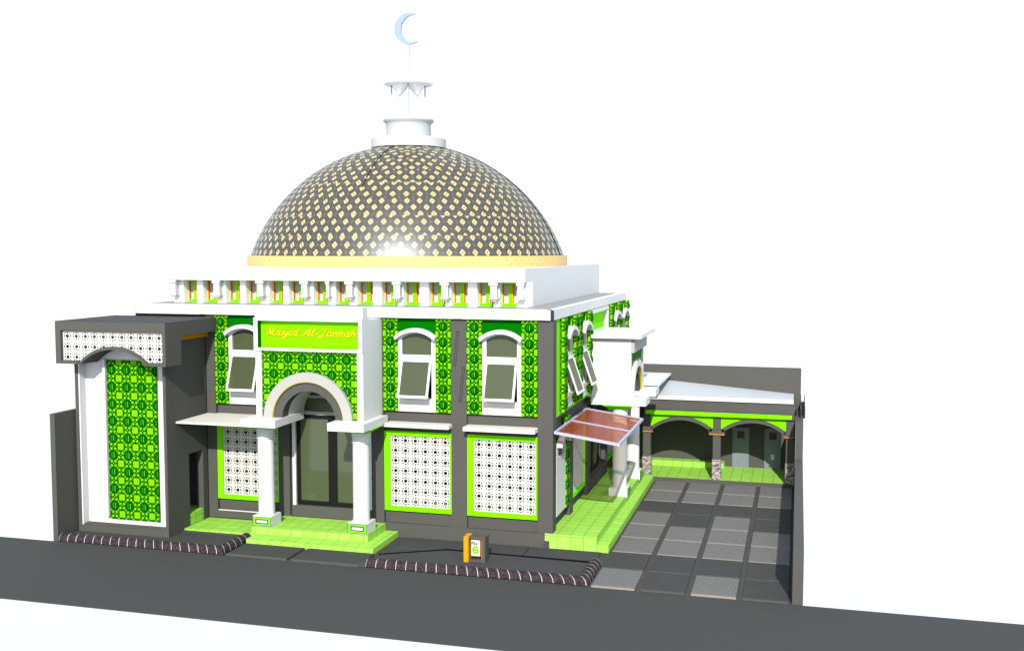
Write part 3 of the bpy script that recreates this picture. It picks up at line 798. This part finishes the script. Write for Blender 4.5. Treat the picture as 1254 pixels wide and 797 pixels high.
# frame of the frieze
hb.box(bx0, bx1, by, 25.15, 5.80, 6.04)
hb.box(bx0, bx0 + 0.17, by, 25.15, zb, 5.80); hb.box(bx1 - 0.09, bx1, by, 25.15, zb, 5.80)
hb.box(bx0 + 0.17, ac - hw - 0.09, by, 25.15, zb, zb + 0.085); hb.box(ac + hw + 0.09, bx1 - 0.09, by, 25.15, zb, zb + 0.085)
head = hb.build('head_frame', 'grey', tw)
MB().band(aps, apo, by, 25.15).build('head_arch', 'grey', head, smooth=40)
la = lattice(11, 3, 0.2875, bx0 + 0.17, zb + 0.035, by + 0.10, by + 0.113, cutout=lambda u, z: z < above(u, z) - 0.01 if abs(u - ac) < hw + 0.09 else z < zb + 0.085)
la.build('lattice', 'lattice', head)
MB().box(bx0 + 0.17, bx1 - 0.09, by + 0.055, by + 0.15, 5.785, 5.80).build('frieze_trim', 'rust', head)
MB().plate(bx0 + 0.171, bx1 - 0.091, 5.40, 5.799, [], by + 0.45, by + 0.50).build('frieze_back', 'cream', head)
MB().box(bx0, bx1, 25.152, 27.06, 5.66, 6.038).build('roof_slab', 'grey', tw)
MB().box(bx0 - 0.0, bx1 - 0.002, by + 0.002, 27.06, 6.04, 6.052).build('roof_topping', 'ground', tw)
MB().box(tx1 - 0.3, tx1 + 0.10, 25.16, 26.94, 5.50, 5.655).build('cornice_strip', 'orange', tw)

# ------------------------------------------------------------------ boundary walls
tag(MB().box(-19.68, -19.53, 24.08, 39.0, 0.0, 3.53).build('boundary_wall', 'grey'), 'tall dark grey boundary wall left of the tower', 'wall')
bw = thing('boundary_wall', (0.1, 24.1, 0), 'low dark grey boundary wall along the right side of the courtyard', 'wall')
MB().box(-0.012, 0.225, 24.08, 34.85, 0.0, 1.24).build('wall', 'grey', bw)
MB().box(-0.012, 0.225, 34.852, 38.38, 0.0, 2.36).build('rear_wall', 'grey', bw)

# ------------------------------------------------------------------ annex at the back
an = thing('annex', (-2.6, 37.5, 0), 'low dark grey annex with two arched bays, lime band and pale roof', 'annex')
MB().box(-6.2, -0.02, 36.04, 38.46, 0.0, 0.14).build('floor', 'floor', an)
MB().box(-4.72, -0.02, 35.98, 36.036, 0.0, 0.142).build('kerb', 'grey', an)
MB().box(-6.2, -2.48, 38.0, 38.46, 0.142, 0.335).build('bench_step', 'floor', an)
MB().box(-6.22, -0.02, 38.462, 38.6, 0.0, 2.9).build('back_wall', 'grey', an)
MB().box(-0.016, -0.014, 36.2, 38.46, 0.15, 2.3).build('side_wall', 'grey', an)
cxs = (-5.005, -2.61, -0.19)
for cx in cxs:
    c = MB().box(cx - 0.13, cx + 0.13, 36.08, 36.34, 0.84, 2.30).build('column', 'grey', an)
    MB().box(cx - 0.145, cx + 0.145, 36.055, 36.365, 0.142, 0.838).build('column_base', 'stone', c)
    r0 = 0.26 if cx > -5 and cx < -1 else 0.2
    x0 = cx - 0.13 if cx < -5 else cx - r0; x1 = cx + 0.13 if cx > -1 else cx + r0
    MB().box(x0, x1, 36.02, 36.38, 1.735, 1.885).build('capital', 'grey', c)
    MB().box(x0, x1, 36.015, 36.385, 1.70, 1.734).build('capital_trim', 'orange', c)
for a, b in ((cxs[0] + 0.135, cxs[1] - 0.135), (cxs[1] + 0.135, cxs[2] - 0.135)):
    mid = (a + b) / 2; hw2 = (b - a) / 2
    lo_ = seg(mid, 1.79, hw2 - 0.06, 0.37, 28); up = seg(mid, 1.886, hw2 + 0.0, 0.385, 28)
    MB().band(lo_, up, 36.02, 36.36).build('arch', 'grey', an, smooth=40)
    MB().prism([(a, 1.90), (a, 2.33), (b, 2.33), (b, 1.90)] + up[::-1][1:-1], 36.12, 36.30).build('spandrel', 'lime', an)
bm_ = MB().box(-5.08, -0.06, 35.98, 36.40, 2.31, 2.52); bm_.box(-5.13, -0.06, 36.05, 36.40, 2.521, 2.86)
bm_.build('beam', 'grey', an)
MB().box(-5.04, -0.15, 35.955, 35.978, 2.34, 2.47).build('lime_band', 'lime', an)
MB().box(-6.2, -0.10, 35.99, 36.10, 2.862, 2.99).build('fascia', 'white', an)
rf = MB(); nx, ny = 10, 6; P = []
zl, zr = 3.26, 2.885
for k in (0, -0.05):
    for j in range(ny + 1):
        for i in range(nx + 1):
            s, t = i / nx, j / ny; xx = -6.2 + 6.1 * s
            zb2 = zl + (zr - zl) * max(0.0, (xx + 4.9) / 4.8)
            P.append((xx, 36.102 + 2.29 * t, 2.99 + (zb2 - 2.99) * t + k))
n1 = (nx + 1) * (ny + 1); F = []
for j in range(ny):
    for i in range(nx):
        q0 = j * (nx + 1) + i; F.append((q0, q0 + 1, q0 + nx + 2, q0 + nx + 1)); F.append((n1 + q0, n1 + q0 + nx + 1, n1 + q0 + nx + 2, n1 + q0 + 1))
rf.add(P, F); rf.build('roof', 'metalroof', an)
MB().box(-6.2, 0.14, 38.40, 38.46, 2.10, 3.81).build('parapet', 'grey', an)
MB().box(-6.2, -4.45, 35.12, 38.395, 3.43, 3.50).build('roof_canopy', 'white', an)
def door(x0, x1, plate, low):
    d = MB().box(x0, x1, 38.42, 38.461, 0.142, 1.575).build('door', 'doorgrey', an)
    w = x1 - x0; xm = (x0 + x1) / 2
    MB().plate(x0 - 0.02, x1 + 0.02, 0.142, 1.60, [(x0 + 0.02, x1 - 0.02, 0.1, 1.56)], 38.40, 38.419).build('door_frame', 'doorgrey', d)
    MB().box(xm - 0.13, xm + 0.13, 38.41, 38.419, 1.20, 1.46).build('door_window', 'brownpane', d)
    if plate: MB().box(xm - 0.06, xm + 0.06, 38.41, 38.419, 0.47, 0.67).build('notice', 'doorwhite', d)
door(-2.20, -1.645, False, True); door(-1.07, -0.53, True, False)
gt = MB().box(0.145, 0.29, 36.3, 40.2, 2.34, 2.37); gt.box(0.262, 0.29, 36.3, 40.2, 2.371, 2.63); gt.box(0.145, 0.16, 36.302, 40.2, 2.371, 2.63)
gt.build('gutter', 'grey', an)

# ------------------------------------------------------------------ planters with batik kerbs
def half_round(m, pts, r, zc=0.02):
    """half-round kerb along pts, with uv.x running along its length"""
    d = 0; P = []; F = []; U = []; n = 12; L = [0]
    for a, b in zip(pts, pts[1:]): L.append(L[-1] + math.dist(a, b))
    rings = []
    for i, p in enumerate(pts):
        t0 = (pts[i][0] - pts[i - 1][0], pts[i][1] - pts[i - 1][1]) if i else None
        t1 = (pts[i + 1][0] - pts[i][0], pts[i + 1][1] - pts[i][1]) if i < len(pts) - 1 else None
        def nn(t): l = math.hypot(*t); return (t[1] / l, -t[0] / l)
        if t0 and t1:
            a, b = nn(t0), nn(t1); nx_, ny_ = a[0] + b[0], a[1] + b[1]; k = 2 / (nx_ * nx_ + ny_ * ny_); nx_ *= k; ny_ *= k
        else: nx_, ny_ = nn(t0 or t1)
        for k in range(n + 1):
            w = pi * k / n; P.append((p[0] + nx_ * r * cos(w), p[1] + ny_ * r * cos(w), zc + r * 1.05 * sin(w)))
        P.append((p[0], p[1], zc - 0.025))
    q = n + 2
    for i in range(len(pts) - 1):
        for k in range(q):
            k2 = (k + 1) % q
            F.append((i * q + k, i * q + k2, (i + 1) * q + k2, (i + 1) * q + k))
            U.append([(L[i], k * 0.04), (L[i], (k + 1) * 0.04), (L[i + 1], (k + 1) * 0.04), (L[i + 1], k * 0.04)])
    F.append(tuple(range(q))); U.append(None); F.append(tuple((len(pts) - 1) * q + k for k in range(q - 1, -1, -1))); U.append(None)
    m.add(P, F, U); return m
p1 = thing('planter', (-17.0, 24.9, 0), 'low kerbed bed in front of the grey tower with a rounded dark red patterned kerb', 'planter', 'kerbed beds along the road')
MB().box(-19.52, -14.62, 24.24, 25.655, 0.0, 0.085).build('bed', 'ground', p1)
half_round(MB(), [(-19.52, 24.26), (-14.62, 24.26), (-14.62, 25.62)], 0.165).build('kerb', 'batik', p1, smooth=40)
MB().box(-16.60, -14.80, 25.58, 25.66, 0.0, 0.115).build('bed_edge', 'ground', p1)
p2 = thing('planter', (-7.7, 24.9, 0), 'low kerbed bed around the house number sign with a rounded dark red patterned kerb', 'planter', 'kerbed beds along the road')
MB().add([(-10.4, 24.24, 0), (-4.86, 24.24, 0), (-4.86, 25.74, 0), (-8.85, 25.86, 0), (-10.4, 25.06, 0), (-10.4, 24.24, .07), (-4.86, 24.24, .07), (-4.86, 25.74, .07), (-8.85, 25.86, .07), (-10.4, 25.06, .07)],
         [(4, 3, 2, 1, 0), (5, 6, 7, 8, 9)] + [(i, (i + 1) % 5, 5 + (i + 1) % 5, 5 + i) for i in range(5)]).build('bed', 'ground', p2)
half_round(MB(), [(-10.42, 24.26), (-4.86, 24.26), (-4.86, 25.78)], 0.165).build('kerb', 'batik', p2, smooth=40)
MB().box(-10.62, -10.425, 24.12, 24.42, 0.0, 0.12).build('kerb_end', 'ground', p2)
MB().tube([(-10.45, 25.03, 0.065), (-8.85, 25.90, 0.07), (-7.0, 25.84, 0.07), (-4.92, 25.78, 0.08)], 0.03, 8).build('rear_edging', 'tar', p2, smooth=60)

# ------------------------------------------------------------------ house number sign
sn = thing('number_sign', (-7.83, 25.25, 0), 'small grey and amber sign stand with the number 6 on a white plate', 'sign')
z0 = 0.071
MB().box(-8.11, -7.985, 24.99, 25.34, z0, 0.725).build('side_board', 'yellow', sn)
g = MB().box(-7.984, -7.56, 25.06, 25.40, 0.655, 0.715); g.box(-7.645, -7.56, 25.06, 25.40, 0.13, 0.654); g.box(-7.984, -7.56, 25.06, 25.40, z0, 0.129)
g.box(-7.984, -7.646, 25.29, 25.39, 0.13, 0.654); g.build('frame', 'grey', sn)
MB().box(-7.668, -7.647, 25.10, 25.285, 0.131, 0.653).build('side_strip', 'yellow', sn)
pb = MB().box(-7.955, -7.69, 25.10, 25.285, 0.20, 0.645).build('plate_frame', 'rust', sn)
MB().box(-7.935, -7.71, 25.092, 25.099, 0.222, 0.625).build('plate', 'white', pb)
def strokes(name, sts, x0, z0, sx, sz, y, r, mat, parent):
    m = MB()
    for q, s in enumerate(sts):
        m.tube([(x0 + a * sx, y + 0.001 * q, z0 + b * sz) for a, b in crom(s, 6)], r, 8)
    return m.build(name, mat, parent, smooth=60)
strokes('lettering', [[(0, 0), (0, 1)], [(0, 1), (.5, 0)], [(.5, 0), (.5, 1)], [(.85, .5), (.72, .25), (.85, 0), (1.0, .25), (.87, .5)], [(1.25, 0.02), (1.28, 0.04)]], -7.915, 0.51, 0.135, 0.075, 25.088, 0.0095, 'ink', pb)
strokes('number', [[(.92, .82), (.62, 1.0), (.25, .9), (.05, .5), (.2, .1), (.6, 0), (.95, .2), (.85, .48), (.5, .55), (.15, .38)]], -7.90, 0.30, 0.15, 0.16, 25.085, 0.025, 'lime', pb)

# ------------------------------------------------------------------ light, sky, camera
w = bpy.data.worlds.new('World'); scene.world = w; w.use_nodes = True
nt = w.node_tree; bg = nt.nodes['Background']
sky = nt.nodes.new('ShaderNodeTexSky'); sky.sky_type = 'NISHITA'; sky.sun_disc = False
sv = (0.181, -0.834, 0.522)
el = math.asin(sv[2] / sqrt(sum(c * c for c in sv))); az = atan2(sv[0], sv[1])
sky.sun_elevation = el; sky.sun_rotation = az
bg.inputs['Strength'].default_value = 0.05; nt.links.new(sky.outputs[0], bg.inputs['Color'])
bg2 = nt.nodes.new('ShaderNodeBackground'); bg2.inputs['Color'].default_value = (0.90, 1.0, 1.12, 1); bg2.inputs['Strength'].default_value = 0.68
ad = nt.nodes.new('ShaderNodeAddShader'); nt.links.new(bg.outputs[0], ad.inputs[0]); nt.links.new(bg2.outputs[0], ad.inputs[1])
nt.links.new(ad.outputs[0], nt.nodes['World Output'].inputs['Surface'])
ld = bpy.data.lights.new('Sun', 'SUN'); ld.energy = 4.75; ld.angle = radians(0.5); ld.color = (1.0, 0.955, 0.86)
sun = bpy.data.objects.new('Sun', ld); col.objects.link(sun)
from mathutils import Vector, Matrix
sun.rotation_euler = Vector(sv).to_track_quat('Z', 'Y').to_euler(); sun.location = (4, 5, 20)

cam = bpy.data.cameras.new('Camera'); co_ = bpy.data.objects.new('Camera', cam); col.objects.link(co_)
cam.sensor_fit = 'HORIZONTAL'; cam.sensor_width = 36; cam.lens = 36 * 1285.07 / 1254
co_.location = (0, 0, 8.0)
co_.rotation_euler = (radians(90 - 4.13145), 0, radians(15.29098))
cam.clip_end = 500
scene.camera = co_
scene.view_settings.view_transform = 'Standard'; scene.view_settings.look = 'None'
scene.view_settings.exposure = 0.70; scene.view_settings.gamma = 1
scene.render.engine = 'CYCLES'
